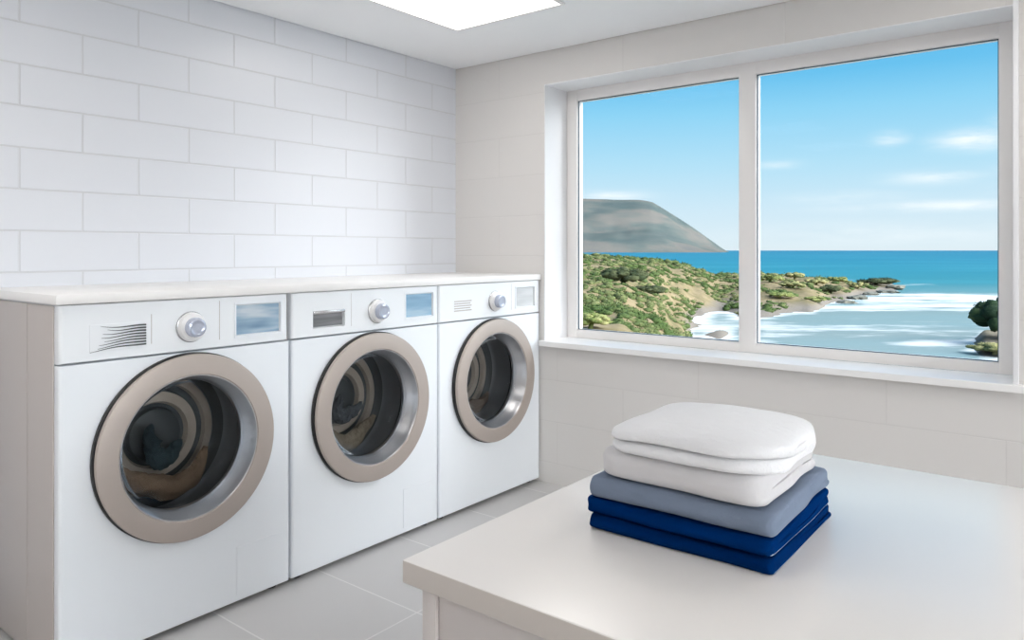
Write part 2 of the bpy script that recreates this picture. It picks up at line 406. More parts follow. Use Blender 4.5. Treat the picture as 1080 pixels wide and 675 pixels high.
def machine(kind, yc, label, knob_y):
    t = thing('washing_machine', label, 'washing machine', (OX, yc, 0), 'front loading washing machines under the counter')
    F0 = XF - OX
    cab = obj('cabinet', cabinet_mesh(.018, .8235, .222), M['white'], t, ang=8)
    # side panel with its own seam on the exposed end, a dark plinth and four feet
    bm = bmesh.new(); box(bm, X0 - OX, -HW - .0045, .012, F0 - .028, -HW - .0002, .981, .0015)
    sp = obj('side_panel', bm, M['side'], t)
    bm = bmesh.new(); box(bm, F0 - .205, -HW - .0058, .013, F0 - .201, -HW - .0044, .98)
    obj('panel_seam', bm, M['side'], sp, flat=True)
    for sx in (X0 - OX + .05, F0 - .05):
        for sy in (-1, 1):
            bm = bmesh.new()
            r = bmesh.ops.create_cone(bm, cap_ends=True, segments=24, radius1=.022, radius2=.018, depth=.0185, matrix=Matrix.Translation((sx, sy * (HW - .045), .00925)))
            obj('foot', bm, M['feet'], t)
    # control panel
    sy0, sy1, sz0, sz1 = {1: (.155, .318, .857, .957), 2: (.172, .325, .860, .957), 3: (.165, .312, .860, .953)}[kind]
    holes = [(sy0, sy1, sz0, sz1, .007)]
    if kind == 2: holes.append((-.268, -.128, .856, .917, .014))
    pm = panel_mesh(.8275, .983, holes, y1=HW - (.008 if kind == 1 else 0), r=.010)
    cp = obj('control_panel', pm, M['panel'], t, ang=8)
    # display with raised bezel
    bm = bmesh.new(); w = .006
    for q in ((sy0 - w, sz0 - w, sy1 + w, sz0), (sy0 - w, sz1, sy1 + w, sz1 + w), (sy0 - w, sz0, sy0, sz1), (sy1, sz0, sy1 + w, sz1)):
        box(bm, F0 + .0002, q[0], q[1], F0 + .002, q[2], q[3])
    obj('display_bezel', bm, M['white'], cp, flat=True)
    bm = bmesh.new(); box(bm, F0 - .0068, sy0 + .004, sz0 + .004, F0 - .005, sy1 - .004, sz1 - .004)
    if kind == 3: box(bm, F0 - .0052, sy0 + .004, sz1 - .030, F0 - .002, sy1 - .03, sz1 - .026)
    d = obj('display', bm, M['screen%d' % kind], cp, flat=True)
    d['label'] = {1: 'blue grey display with pale bands', 2: 'plain blue display', 3: 'pale grey switched off display'}[kind]
    # engraved seams: a vertical one beside the display and round the drawer
    bm = bmesh.new()
    if kind == 1:
        box(bm, F0 + .0001, .098, .852, F0 + .0008, .0995, .972)
        obj('panel_seam', bm, M['side'], cp, flat=True); bm = bmesh.new()
        box(bm, F0 + .0001, -.112, .860, F0 + .0008, -.1105, .945)
    elif kind == 2:
        box(bm, F0 + .0001, -.1, .852, F0 + .0006, -.099, .972)
    else:
        box(bm, F0 + .0001, .13, .852, F0 + .0006, .131, .972)
    obj('panel_seam', bm, M['side'], cp, flat=True)
    if kind == 1:
        # grille of thin wavy ribs that run out to the left
        bm = bmesh.new()
        box(bm, F0 + .0001, -.278, .853, F0 + .0012, -.122, .926, .0005, 1)
        obj('vent_plate', bm, M['panel'], cp)
        bm = bmesh.new(); rnd = random.Random(4)
        n = 8
        for k in range(n):
            zr = .862 + .0078 * k
            L = [.150, .130, .126, .112, .120, .116, .104, .122][k]
            pts, rad = [], []
            for i in range(15):
                u = i / 14
                y = -.128 - L * u
                z = zr + .0045 * math.sin(u * 4.2 + .35 * k) * u * 1.2 - .006 * u * (1 - k / 5)
                pts.append((F0 + .0022, y, z)); rad.append(.0025 * (1 - .88 * u) + .0002)
            tube(bm, pts, rad, 6)
        obj('vent_grille', bm, M['dark'], cp)
    elif kind == 2:
        bm = bmesh.new(); box(bm, F0 - .0138, -.264, .860, F0 - .012, -.132, .913)
        h = obj('drawer_handle', bm, M['recess'], cp, flat=True)
        h['label'] = 'dark grey recessed drawer handle'
        bm = bmesh.new(); box(bm, F0 - .012, -.267, .905, F0 + .003, -.129, .9165, .002)
        obj('handle_lip', bm, M['silver'], h)
    else:
        bm = bmesh.new()
        for k in range(5): box(bm, F0 + .0001, -.262, .868 + .010 * k, F0 + .0007, -.15 - .008 * (k % 2), .8725 + .010 * k)
        obj('printed_legend', bm, M['side'], cp, flat=True)
    # programme knob
    bm = bmesh.new(); ky = knob_y; kz = .899
    lathe(bm, [(0, F0), (.046, F0), (.0465, F0 + .003), (.045, F0 + .006), (.0435, F0 + .0065)], ky, kz, 64)
    kb = obj('knob', bm, M['silver'], t)
    bm = bmesh.new()
    lathe(bm, [(.0435, F0 + .0065), (.043, F0 + .012), (.039, F0 + .018), (.031, F0 + .0205), (.029, F0 + .021)], ky, kz, 64)
    obj('knob_collar', bm, M['knobwhite'], kb)
    bm = bmesh.new()
    lathe(bm, [(.029, F0 + .018), (.029, F0 + .036), (.027, F0 + .041), (.022, F0 + .0425), (.017, F0 + .040), (.010, F0 + .0405), (0, F0 + .041)], ky, kz, 64)
    obj('knob_cap', bm, M['knobcap'], kb)
    # filter flap low on the right
    if kind in (1, 2):
        bm = bmesh.new(); a, b2, c, d2 = .158, .326, .038, .19; w = .0016
        for q in ((a, c, a + w, d2), (a, d2 - w, b2, d2)):
            box(bm, F0 + .0001, q[0], q[1], F0 + .0016, q[2], q[3])
        box(bm, F0 - .002, a + w, c, F0 + .0009, b2, d2 - w)
        obj('filter_flap', bm, M['white'], t, flat=True)
    # door: champagne ring, black seal, chrome tunnel, smoked bowl
    bm = bmesh.new()
    lathe(bm, [(.224, F0 + .014), (.268, F0 + .014), (.274, F0 + .018), (.2745, F0 + .025), (.2725, F0 + .029), (.268, F0 + .031), (.216, F0 + .031), (.2135, F0 + .029), (.213, F0 + .014)], 0, DZ, 128, close=True)
    door = obj('door', bm, M['champagne'], t)
    bm = bmesh.new()
    lathe(bm, [(.22, F0 + .0005), (.276, F0 + .0005), (.278, F0 + .003), (.278, F0 + .011), (.275, F0 + .0138), (.22, F0 + .0138)], 0, DZ, 128, close=True)
    obj('door_seal', bm, M['rubber'], door)
    bm = bmesh.new()
    lathe(bm, [(.2128, F0 + .0285), (.2105, F0 + .0285), (.208, F0 + .024), (.2055, F0 + .006), (.2035, F0 + .003), (.197, F0 - .026), (.194, F0 - .030), (.192, F0 - .034), (.192, F0 - .046), (.2128, F0 - .046)], 0, DZ, 128, close=True)
    obj('door_rim', bm, M['chrome'], door)
    bm = bmesh.new()
    lathe(bm, [(.197, F0 - .022), (.191, F0 - .025), (.185, F0 - .034), (.172, F0 - .046), (.15, F0 - .055), (.11, F0 - .062), (.06, F0 - .066), (0, F0 - .067)], 0, DZ, 96)
    obj('door_glass', bm, M['door_glass'], door)
    # drum: rubber bellows, ribbed wall, back plate with ring ridges
    bm = bmesh.new()
    prof = [(.2215, F0 - .05), (.222, F0 - .058), (.205, F0 - .064), (.222, F0 - .074), (.238, F0 - .078),
            (.240, F0 - .10), (.234, F0 - .115), (.238, F0 - .13), (.230, F0 - .15), (.234, F0 - .175), (.226, F0 - .195),
            (.196, F0 - .212), (.190, F0 - .205), (.165, F0 - .203), (.160, F0 - .218), (.140, F0 - .222), (.135, F0 - .204), (.105, F0 - .200), (.098, F0 - .218),
            (.086, F0 - .220), (.080, F0 - .205), (.055, F0 - .197), (.03, F0 - .194), (0, F0 - .193)]
    mi = [2] * 4 + [0] * 6 + [2, 0, 1, 1, 2, 2, 1, 1, 2, 2, 2, 2, 2]
    lathe(bm, prof, 0, DZ, 96, mi=mi + [0] * (len(prof) - 1 - len(mi)))
    obj('drum', bm, [M['drum'], M['drum_ridge'], M['drum_hub']], t, ang=50)
    return t

YC = [-1.787, -1.0715, -.3577]
machine(1, YC[0], 'white front loader at the left end of the row, with wavy vent grille', .006)
machine(2, YC[1], 'middle white front loader of the three, with dark drawer handle and plain blue display', .024)
machine(3, YC[2], 'white front loader at the right end of the row, next to the window', .010)

# counter slab over the machines
bm = bmesh.new(); box(bm, .0, -2.150, .985, XF + .008, -.001, 1.0115, .003)
o = obj('countertop', bm, M['counter']); tag(o, 'long thin white worktop lying across all three washing machines', 'worktop')

# laundry lying in the drums
def garment(name, label, yc, a0, a1, R, tr, x, c, c2, seed, group, fl=.6):
    bm = bmesh.new()
    N = 72; n = 36; rings = []
    for i in range(N):
        u = i / (N - 1); a = math.radians(a0 + (a1 - a0) * u)
        end = max(.12, math.sin(PI * min(max(u, .02), .98)) ** .5)
        Rr = R + .010 * math.sin(3.1 * u * PI + seed)
        ring = []
        for k in range(n):
            b = 2 * PI * k / n
            p = Vector((math.sin(b) * .9, math.cos(b) * .9, seed * 3.1 + u * 5 * (a1 - a0) / 120))
            w = 1 + .30 * noise.noise(p * 1.3) + .16 * noise.noise(p * 3.4) + .07 * math.sin(6 * b + 9 * u + seed)
            r = tr * end * w
            rr = Rr + math.cos(b) * r
            ring.append(bm.verts.new((x + math.sin(b) * r * fl, rr * math.cos(a), rr * math.sin(a))))
        rings.append(ring)
    for p, q in zip(rings, rings[1:]):
        for k in range(n): bm.faces.new((p[k], p[(k + 1) % n], q[(k + 1) % n], q[k]))
    bm.faces.new(rings[0]); bm.faces.new(rings[-1][::-1])
    m = cloth_mat('laundry_cloth_%d' % seed, c, c2, 300, .5, 0)
    o = obj(name, bm, m, ang=80); o.location = (0, yc, DZ)
    tag(o, label, 'laundry', group)
LG = 'laundry inside the drums'
XL = XF - .145
garment('laundry_towel', 'brown rumpled laundry low in the drum of the left washing machine', YC[0], 188, 338, .156, .036, XL, lin(128, 108, 90), lin(92, 80, 68), 1, LG)
garment('laundry_shirt', 'dark teal laundry at the middle of the drum of the left washing machine', YC[0], 130, 345, .054, .030, XL + .008, lin(50, 64, 68), lin(36, 44, 48), 2, LG)
garment('laundry_towel', 'khaki rumpled laundry low in the drum of the middle washing machine', YC[1], 195, 330, .156, .035, XL, lin(124, 114, 98), lin(96, 88, 78), 3, LG)
garment('laundry_shirt', 'charcoal laundry at the middle of the drum of the middle washing machine', YC[1], 140, 350, .054, .029, XL + .008, lin(72, 76, 80), lin(50, 54, 58), 4, LG)
garment('laundry_towel', 'dull brown laundry low in the drum of the right washing machine by the window', YC[2], 200, 325, .156, .035, XL, lin(104, 94, 86), lin(80, 72, 66), 5, LG)

# ------------------------------------------------------------------ table
TZ = .69; TX0, TX1, TY0, TY1 = 1.914, 3.45, -2.198, -1.273
t = thing('laundry_table', 'large cream white folding table with cabinet base in the foreground', 'table', ((TX0 + TX1) / 2, (TY0 + TY1) / 2, 0))
ox, oy = (TX0 + TX1) / 2, (TY0 + TY1) / 2
bm = bmesh.new(); box(bm, TX0 - ox, TY0 - oy, TZ - .033, TX1 - ox, TY1 - oy, TZ, .0025, 3)
for f in bm.faces:
    f.material_index = 1 if abs(f.normal.z) < .5 else 0
bmesh.ops.recalc_face_normals(bm, faces=bm.faces); bm.normal_update()
for f in bm.faces: f.material_index = 1 if abs(f.normal.z) < .3 else 0
obj('table_top', bm, [M['table'], M['table_edge']], t)
x0, x1, y0, y1 = TX0 + .022 - ox, TX1 - .022 - ox, TY0 + .018 - oy, TY1 - .018 - oy
for (px, py) in ((x0, y0), (x1 - .026, y0), (x0, y1 - .026), (x1 - .026, y1 - .026)):
    bm = bmesh.new(); box(bm, px, py, 0, px + .026, py + .026, TZ - .033, .001); obj('leg', bm, M['cab'], t)
for (a, b2, c, d) in ((x0 + .0265, y0 + .006, x1 - .0265, y0 + .02), (x0 + .0265, y1 - .02, x1 - .0265, y1 - .006), (x0 + .006, y0 + .0265, x0 + .02, y1 - .0265), (x1 - .02, y0 + .0265, x1 - .006, y1 - .0265)):
    bm = bmesh.new(); box(bm, a, b2, .03, c, d, TZ - .033, .001); obj('side_panel', bm, M['cab'], t)

# ------------------------------------------------------------------ folded towels
def fold_profile(d, h, gap=.0016, n=10, turn=1.0):
    """closed (s, z) outline of one cloth folded over once: a fold at s=0, two open leaves at s=d"""
    th = (h - gap) / 2; R = h / 2; r = gap / 2
    pts = []
    ns = 26
    e = th * .8
    # outer: bottom leaf from back to front
    for i in range(ns): pts.append((d - e - (d - e - R) * i / (ns - 1), 0))
    for i in range(1, n): a = -PI / 2 - PI * i / n; pts.append((R + R * math.cos(a) * turn, R + R * math.sin(a)))
    for i in range(ns): pts.append((R + (d - e - R) * i / (ns - 1), h))
    # top leaf end, rounded
    for i in range(1, 6): a = PI / 2 - PI * i / 6; pts.append((d - e + e * math.cos(a), h - th / 2 + th / 2 * math.sin(a)))
    # inner top leaf back to the fold, around, and out along the inner bottom
    for i in range(ns): pts.append((d - e - (d - e - R * 1.15) * i / (ns - 1), h - th))
    pts.append((R * .95, h / 2))
    for i in range(ns): pts.append((R * 1.15 + (d - e - R * 1.15) * i / (ns - 1), th))
    for i in range(1, 6): a = PI / 2 - PI * i / 6; pts.append((d - e + e * math.cos(a), th / 2 + th / 2 * math.sin(a)))
    return pts

def folded_towel(name, label, material, x0, x1, y0, y1, z, h, seed, fold='front', corner=(.012, .012), endk=.70, hemmat=None, hemz=(0, .1), puff=0, sag=0, group=None, cat='towel', gap=.0016, wob=.004, zamp=.0016, skew=0., lean=(0, 0)):
    w, d = x1 - x0, y1 - y0
    L, D = (w, d) if fold in ('front', 'back') else (d, w)
    prof = fold_profile(D, h, gap)
    NST = 44; bm = bmesh.new(); rings = []
    ts = [-1, -.998, -.993, -.985, -.972] + [-.955 + 1.91 * i / (NST - 1) for i in range(NST)] + [.972, .985, .993, .998, 1]
    cx, cy = (x0 + x1) / 2, (y0 + y1) / 2
    edge = h * .22 if endk > .6 else h * .4
    for tt in ts:
        l = tt * L / 2
        # distance from the end
        de = L / 2 - abs(l); cr = corner[0] if l < 0 else corner[1]
        k = 1.0; inset = 0
        if de < cr: inset = cr - math.sqrt(max(0, cr ** 2 - (cr - de) ** 2))
        zk = 1.0
        if de < edge: zk = endk + (1 - endk) * math.sqrt(max(0, 1 - (1 - de / edge) ** 2))
        ring = []
        for (s, zz) in prof:
            s2 = inset + (D - 2 * inset) * (s / D)
            top = zz / h
            # leaves squash toward their own middle at the ends
            mid = (h - gap) / 2 if zz < h / 2 else (h + gap) / 2
            z2 = mid + (zz - mid) * zk if abs(zz - h / 2) > 1e-6 else zz
            if fold == 'front': X, Y = l, s2 - D / 2
            elif fold == 'back': X, Y = l, D / 2 - s2
            elif fold == 'left': X, Y = s2 - D / 2, l
            else: X, Y = D / 2 - s2, l
            nx, ny = 2 * X / w, 2 * Y / d
            q = Vector((X * 9 + seed * 7.7, Y * 9, seed * 1.3))
            X2 = X + wob * noise.noise(q + Vector((0, 0, 4 + top * 1.5))) ; Y2 = Y + wob * noise.noise(q + Vector((9, 3, top * 1.5)))
            X2 += skew * Y
            dome = max(0, 1 - nx * nx) * max(0, 1 - ny * ny)
            z3 = z2 + top * (puff * dome ** .6 + sag * (-nx * nx * .5 - ny * ny * .3)) + zamp * top * noise.noise(q * 1.7 + Vector((2, 8, 3)))
            z3 += top * (lean[0] * nx + lean[1] * ny)
            ring.append(bm.verts.new((X2, Y2, z3)))
        rings.append(ring)
    n = len(prof)
    for p, q in zip(rings, rings[1:]):
        for k in range(n): bm.faces.new((p[k], p[(k + 1) % n], q[(k + 1) % n], q[k]))
    f0 = bm.faces.new(rings[0]); f1 = bm.faces.new(rings[-1][::-1])
    bmesh.ops.triangulate(bm, faces=[f0, f1], ngon_method='EAR_CLIP')
    if hemmat:
        bm.normal_update()
        for f in bm.faces:
            c = f.calc_center_median()
            if abs(f.normal.x) > .75 and c.x > L / 2 - .006 and hemz[0] * h <= c.z <= hemz[1] * h: f.material_index = 1
    o = obj(name, bm, [material, hemmat] if hemmat else material, ang=60); o.location = (cx, cy, z)
    return tag(o, label, cat, group)

SX0, SX1, SY0, SY1 = 2.054, 2.345, -1.934, -1.640
G = 'folded towels stacked on the table'
folded_towel('folded_towel', 'folded navy towel at the very bottom of the stack, lying on the table', M['towel_navy2'], SX0 + .002, SX1, SY0 - .002, SY1, TZ, .0212, 1, group=G, hemmat=M['hem'], hemz=(-1, .16), zamp=.0008)
folded_towel('folded_towel', 'folded navy towel second from the bottom, under the grey blue towel', M['towel_navy'], SX0 - .004, SX1 - .001, SY0, SY1 + .002, TZ + .0222, .0241, 2, group=G, wob=.006, hemmat=M['hem'], hemz=(-1, .16), zamp=.001)
folded_towel('folded_towel', 'folded grey blue towel between the white and the navy towels', M['towel_grey'], SX0 - .002, SX1 - .004, SY0 + .002, SY1 + .004, TZ + .0472, .0346, 3, group=G, wob=.007, sag=.004)
folded_towel('folded_towel', 'lower of the two folded white towels, lying on the grey blue towel', M['towel_white2'], SX0 + .014, SX1 - .016, SY0 + .006, SY1 - .02, TZ + .0822, .0416, 4, group=G, corner=(.03, .03), wob=.008)
folded_towel('folded_towel', 'puffy folded white towel with rounded corners on top of the stack', M['towel_white'], SX0 + .034, SX1 + .002, SY0 + .003, SY1 - .024, TZ + .1243, .038, 5, fold='back', corner=(.03, .085), endk=.62, puff=.019, sag=.004, group=G, wob=.008, gap=.0022)

# ------------------------------------------------------------------ outdoors
SEA = -2.37
def P(D, u, z): r = (u - 540) / F; return Vector((CX, CY, 0)) + D * (FWD + r * RGT) + Vector((0, 0, z))
COLS = [
 (480, [(7, -.9), (15, -.2), (30, .2), (60, .62), (75, .65), (100, -3)]),
 (560, [(7, -.6), (15, -.2), (30, .15), (60, .58), (75, .6), (100, -3)]),
 (608, [(7, -.6), (14, -.35), (30, 0.05), (60, .50), (75, .52), (100, -3)]),
 (650, [(7, -.7), (14, -.45), (30, -.1), (60, .44), (75, .45), (98, -3)]),
 (685, [(7, -.8), (14, -.65), (28, -.45), (42, -.1), (60, .25), (75, .25), (95, -3)]),
 (715, [(7, -.9), (14, -1.0), (24, -1.25), (30, -1.9), (36, -1.9), (46, -1.0), (60, -.25), (75, -.25), (90, -3)]),
 (735, [(7, -1.0), (13, -1.1), (20, -1.5), (25, -2.45), (31, -2.55), (35, -2.3), (38, -2.5), (46, -1.6), (60, -.75), (74, -.8), (88, -3)]),
 (760, [(7, -1.1), (13, -1.15), (19, -1.6), (23, -2.45), (28, -2.6), (31, -2.25), (34, -2.5), (38, -2.7), (44, -2.3), (52, -2.0), (60, -1.35), (72, -1.2), (85, -3)]),
 (785, [(7, -1.3), (13, -1.4), (19, -1.9), (22, -2.6), (27, -2.7), (36, -2.6), (41, -2.2), (48, -1.9), (60, -1.35), (70, -1.2), (82, -3)]),
 (805, [(7, -1.5), (13, -1.75), (17, -2.15), (20, -2.7), (37, -2.6), (41, -2.2), (48, -1.75), (60, -1.15), (70, -1.15), (80, -3)]),
 (850, [(7, -2.6), (14, -2.9), (38, -2.9), (43, -2.25), (50, -1.75), (60, -1.25), (70, -1.35), (78, -3)]),
 (885, [(7, -3), (44, -3), (50, -2.3), (56, -2.0), (62, -1.75), (69, -1.75), (76, -3)]),
 (912, [(7, -3), (50, -3), (56, -2.6), (61, -2.15), (66, -2.0), (72, -1.95), (77, -3)]),
 (940, [(7, -3), (56, -3), (62, -2.6), (67, -2.2), (72, -2.1), (76, -3)]),
 (957, [(7, -3), (80, -3)]),
 (1000, [(7, -3), (80, -3)]),
 (1022, [(7, -3), (22, -3), (26, -2.5), (29, -2.5), (33, -3), (80, -3)]),
 (1040, [(7, -3), (22, -3), (25, -2.2), (30, -2.15), (34, -3), (80, -3)]),
 (1100, [(7, -3), (20, -3), (24, -1.9), (32, -1.8), (38, -3), (80, -3)]),
 (1160, [(7, -3), (20, -3), (24, -2.0), (32, -1.9), (38, -3), (80, -3)]),
]
def h0(D, u):
    if u <= COLS[0][0]: return interp(COLS[0][1], D)
    for (a, ta), (b2, tb) in zip(COLS, COLS[1:]):
        if u <= b2:
            k = (u - a) / (b2 - a); k = k * k * (3 - 2 * k)
            return interp(ta, D) * (1 - k) + interp(tb, D) * k
    return interp(COLS[-1][1], D)
def ground(D, u):
    p = P(D, u, 0)
    h = h0(D, u)
    n = noise.noise(p * .35) * .22 + noise.noise(p * .9 + Vector((5, 1, 2))) * .12 + noise.noise(p * 2.3) * .05
    return h + n

def attr_mesh(name, verts, faces, attrs, material):
    me = bpy.data.meshes.new(name); me.from_pydata(verts, [], faces)
    for k, vals in attrs.items():
        a = me.attributes.new(k, 'FLOAT', 'POINT'); a.data.foreach_set('value', vals)
    me.materials.append(material)
    for p in me.polygons: p.use_smooth = True
    o = bpy.data.objects.new(name, me); COL.objects.link(o); return o

def land_mat():
    m = bpy.data.materials.new('dune_grass_and_sand'); m.use_nodes = True
    t = NT(m.node_tree); p = t.n['Principled BSDF']
    g = t.new('ShaderNodeNewGeometry').outputs['Position']
    n1 = t.noise(t.mapping(g, (1, 1, 2)), .32, 5, .6); n2 = t.noise(g, 1.7, 5, .65); n3 = t.noise(g, 9, 3)
    grass = t.ramp(n1, [(.34, lin(86, 85, 56)), (.46, lin(117, 106, 78)), (.56, lin(132, 117, 93)), (.68, lin(98, 93, 63))])
    fine = t.ramp(n2, [(.36, lin(59, 64, 43)), (.52, lin(117, 106, 78)), (.66, lin(134, 120, 99))])
    c = t.mix(.5, grass, fine)
    c = t.mix(t.math('MULTIPLY', n3, .3), c, lin(128, 114, 93))
    z = t.new('ShaderNodeSeparateXYZ'); t.l.new(g, z.inputs[0])
    sandf = t.math('SUBTRACT', 1.0, t.math('DIVIDE', t.math('SUBTRACT', t.math('ADD', z.outputs[2], t.math('MULTIPLY', n2, -.5)), SEA - .1), .26, clamp=True), clamp=True)
    c = t.mix(sandf, c, lin(113, 106, 98))
    t.l.new(c, p.inputs['Base Color']); p.inputs['Roughness'].default_value = .95; p.inputs['Specular IOR Level'].default_value = .05
    return m
US = [470 + 3.4 * i for i in range(205)]
DS = [7.0]
while DS[-1] < 100: DS.append(DS[-1] * 1.016)
verts = [P(D, u, ground(D, u)) for D in DS for u in US]
nu = len(US)
faces = [(i * nu + j, i * nu + j + 1, (i + 1) * nu + j + 1, (i + 1) * nu + j) for i in range(len(DS) - 1) for j in range(nu - 1)]
o = attr_mesh('dune_ground', verts, faces, {}, land_mat()); tag(o, kind='structure')

# sea: near sheet with foam and shallows, running on to the horizon
def sea_mat():
    m = bpy.data.materials.new('sea_water'); m.use_nodes = True
    t = NT(m.node_tree); p = t.n['Principled BSDF']
    g = t.new('ShaderNodeNewGeometry').outputs['Position']
    loc = t.new('ShaderNodeVectorMath', operation='SUBTRACT'); t.l.new(g, loc.inputs[0]); loc.inputs[1].default_value = (CX, CY, 0)
    rot = t.new('ShaderNodeVectorRotate', rotation_type='Z_AXIS'); t.l.new(loc.outputs[0], rot.inputs['Vector']); rot.inputs['Angle'].default_value = -YAW
    v = rot.outputs[0]                       # x across, y out to sea
    s = t.new('ShaderNodeSeparateXYZ'); t.l.new(v, s.inputs[0])
    d = s.outputs[1]
    ld = t.math('DIVIDE', t.math('LOGARITHM', d, 10.0), 4.0, clamp=True)     # 10 m .25, 100 m .5, 1 km .75
    base = t.ramp(ld, [(.33, lin(119, 125, 121)), (.40, lin(108, 123, 121)), (.445, lin(81, 116, 119)), (.475, lin(36, 104, 114)), (.53, lin(25, 102, 117)), (.62, lin(19, 97, 117)), (.80, lin(23, 91, 114))])
    band = t.noise(t.mapping(v, (.012, .07, 1)), 1.0, 4)
    base = t.mix(t.math('MULTIPLY', t.math('SUBTRACT', band, .45, clamp=True), 1.0, clamp=True), base, lin(76, 146, 160))
    a = t.new('ShaderNodeAttribute', attribute_name='foam').outputs['Fac']
    f1 = t.noise(t.mapping(v, (.16, .42, 1)), 1.0, 6, .62); f2 = t.noise(t.mapping(v, (.5, 1.5, 1), (3, 7, 0)), 1.0, 5, .6)
    ff = t.math('ADD', t.math('MULTIPLY', f1, .62), t.math('MULTIPLY', f2, .38))
    th = t.math('SUBTRACT', .67, t.math('MULTIPLY', a, .40))
    fo = t.math('MULTIPLY', t.math('SUBTRACT', ff, th), 5.5, clamp=True)
    t.l.new(t.mix(t.math('MULTIPLY', fo, .92), base, lin(206, 204, 200)), p.inputs['Base Color'])
    p.inputs['Roughness'].default_value = .55; p.inputs['Specular IOR Level'].default_value = .12
    b = t.new('ShaderNodeBump'); b.inputs['Strength'].default_value = .25; b.inputs['Distance'].default_value = .2
    t.l.new(f2, b.inputs['Height']); t.l.new(b.outputs[0], p.inputs['Normal'])
    return m
sv, sf, foam = [], [], []
US2 = [380 + 6 * i for i in range(140)]
DS2 = [7.0]
while DS2[-1] < 130: DS2.append(DS2[-1] * 1.03)
ND = len(DS2)
DS2 += [180, 300, 600, 1500, 4000, 12000, 40000]
def gauss(x, c, w): return math.exp(-((x - c) / w) ** 2)
for D in DS2:
    for u in US2:
        wide = 1 if D < 130 else 1 + (D - 130) / 400
        uu = 540 + (u - 540) * min(wide, 6) if D > 130 else u
        p = P(D, uu, SEA); sv.append(p)
        f = 0
        if D < 120:
            dep = SEA - h0(D, u)
            f = .85 * max(0, 1 - max(dep, 0) / .55)
            f = max(f, .82 * gauss(D, 54, 9) * min(1, max(0, (u - 860) / 60)))          # break off the point
            f = max(f, .72 * gauss(D, 46, 5) * min(1, max(0, (u - 780) / 60)))
            f = max(f, .46 * gauss(D, 33, 5) * min(1, max(0, (u - 760) / 60)))
            f = max(f, .72 * gauss(D, 27.5, 2.2) * gauss(u, 990, 70))
            f = max(f, .55 * gauss(D, 88, 4) * gauss(u, 790, 120)); f = max(f, .42 * gauss(D, 76, 4) * gauss(u, 960, 60))
            f = max(f, .24 * gauss(D, 25, 6))
        foam.append(f)
n2_ = len(US2)
sf = [(i * n2_ + j, i * n2_ + j + 1, (i + 1) * n2_ + j + 1, (i + 1) * n2_ + j) for i in range(len(DS2) - 1) for j in range(n2_ - 1)]
o = attr_mesh('sea', sv, sf, {'foam': foam}, sea_mat()); tag(o, kind='structure')

# the far headland
def hill_mat():
    m = bpy.data.materials.new('headland_moor'); m.use_nodes = True
    t = NT(m.node_tree); p = t.n['Principled BSDF']
    g = t.new('ShaderNodeNewGeometry').outputs['Position']
    n1 = t.noise(t.mapping(g, (.006, .006, .018)), 1.0, 6, .6); n2 = t.noise(t.mapping(g, (.03, .03, .06)), 1.0, 4, .6)
    c = t.ramp(n1, [(.36, lin(62, 77, 76)), (.48, lin(79, 88, 84)), (.58, lin(99, 97, 91)), (.7, lin(85, 89, 88))])
    t.l.new(t.mix(t.math('MULTIPLY', n2, .35), c, lin(99, 92, 93)), p.inputs['Base Color'])
    p.inputs['Roughness'].default_value = 1; p.inputs['Specular IOR Level'].default_value = 0
    return m
HT = [(300, 216), (480, 206), (560, 209), (608, 209.5), (650, 210.5), (676, 211), (688, 213), (700, 220), (715, 229.5), (730, 239.5), (745, 250), (757, 258.5), (764, 263.5), (772, 267), (790, 272)]
hv = []; HU = [300 + 3.5 * i for i in range(141)]; HD = [1250 + 25 * i for i in range(40)]
for D in HD:
    for u in HU:
        v = interp(HT, u)
        top = CZ + (V0 - v) / F * 1700
        k = 1 - abs((D - 1700) / (450 if D < 1700 else 600)); k = max(k, 0)
        k = k ** .8
        p = P(D, u, 0)
        n = noise.fractal(p * .006, 1.0, 2.0, 5) * 13 * math.sin(PI * min(max(k, 0), 1)) + noise.fractal(p * .02, 1.0, 2.0, 4) * 2.5 * min(1, k * 2) * (1 if k < .9 else .3)
        hv.append(P(D, u, -6 + (top + 6) * k + n * min(1, max(0, top) / 40)))
nh = len(HU)
hf = [(i * nh + j, i * nh + j + 1, (i + 1) * nh + j + 1, (i + 1) * nh + j) for i in range(len(HD) - 1) for j in range(nh - 1)]
o = attr_mesh('headland', hv, hf, {}, hill_mat()); tag(o, kind='structure')

# shrubs
def leaf_mat(name, c0, c1, c2, patch=0):
    m = bpy.data.materials.new(name); m.use_nodes = True
    t = NT(m.node_tree); p = t.n['Principled BSDF']
    g = t.new('ShaderNodeNewGeometry')
    r = t.ramp(g.outputs['Random Per Island'], [(.0, c0), (.5, c1), (1., c2)])
    n = t.noise(g.outputs['Position'], 6, 4)
    c = t.mix(t.math('MULTIPLY', n, .4), r, c0)
    if patch:
        big = t.noise(t.mapping(g.outputs['Position'], (.28, .28, .28)), 1.0, 4)
        c = t.mix(t.math('MULTIPLY', t.math('SUBTRACT', big, .41, clamp=True), patch * 8, clamp=True), c, lin(63, 79, 42))
    t.l.new(c, p.inputs['Base Color'])
    p.inputs['Roughness'].default_value = .8; p.inputs['Specular IOR Level'].default_value = .1
    return m
M['leaf_dark'] = leaf_mat('leaves_dark', lin(43, 53, 35), lin(61, 68, 45), lin(85, 88, 61))
M['leaf_olive'] = leaf_mat('leaves_olive', lin(94, 101, 65), lin(127, 126, 84), lin(159, 149, 107))
M['leaf_green'] = leaf_mat('leaves_green', lin(89, 102, 55), lin(116, 124, 73), lin(144, 140, 97))
M['leaf_deep'] = leaf_mat('leaves_deep_green', lin(26, 42, 30), lin(39, 56, 37), lin(64, 77, 48))
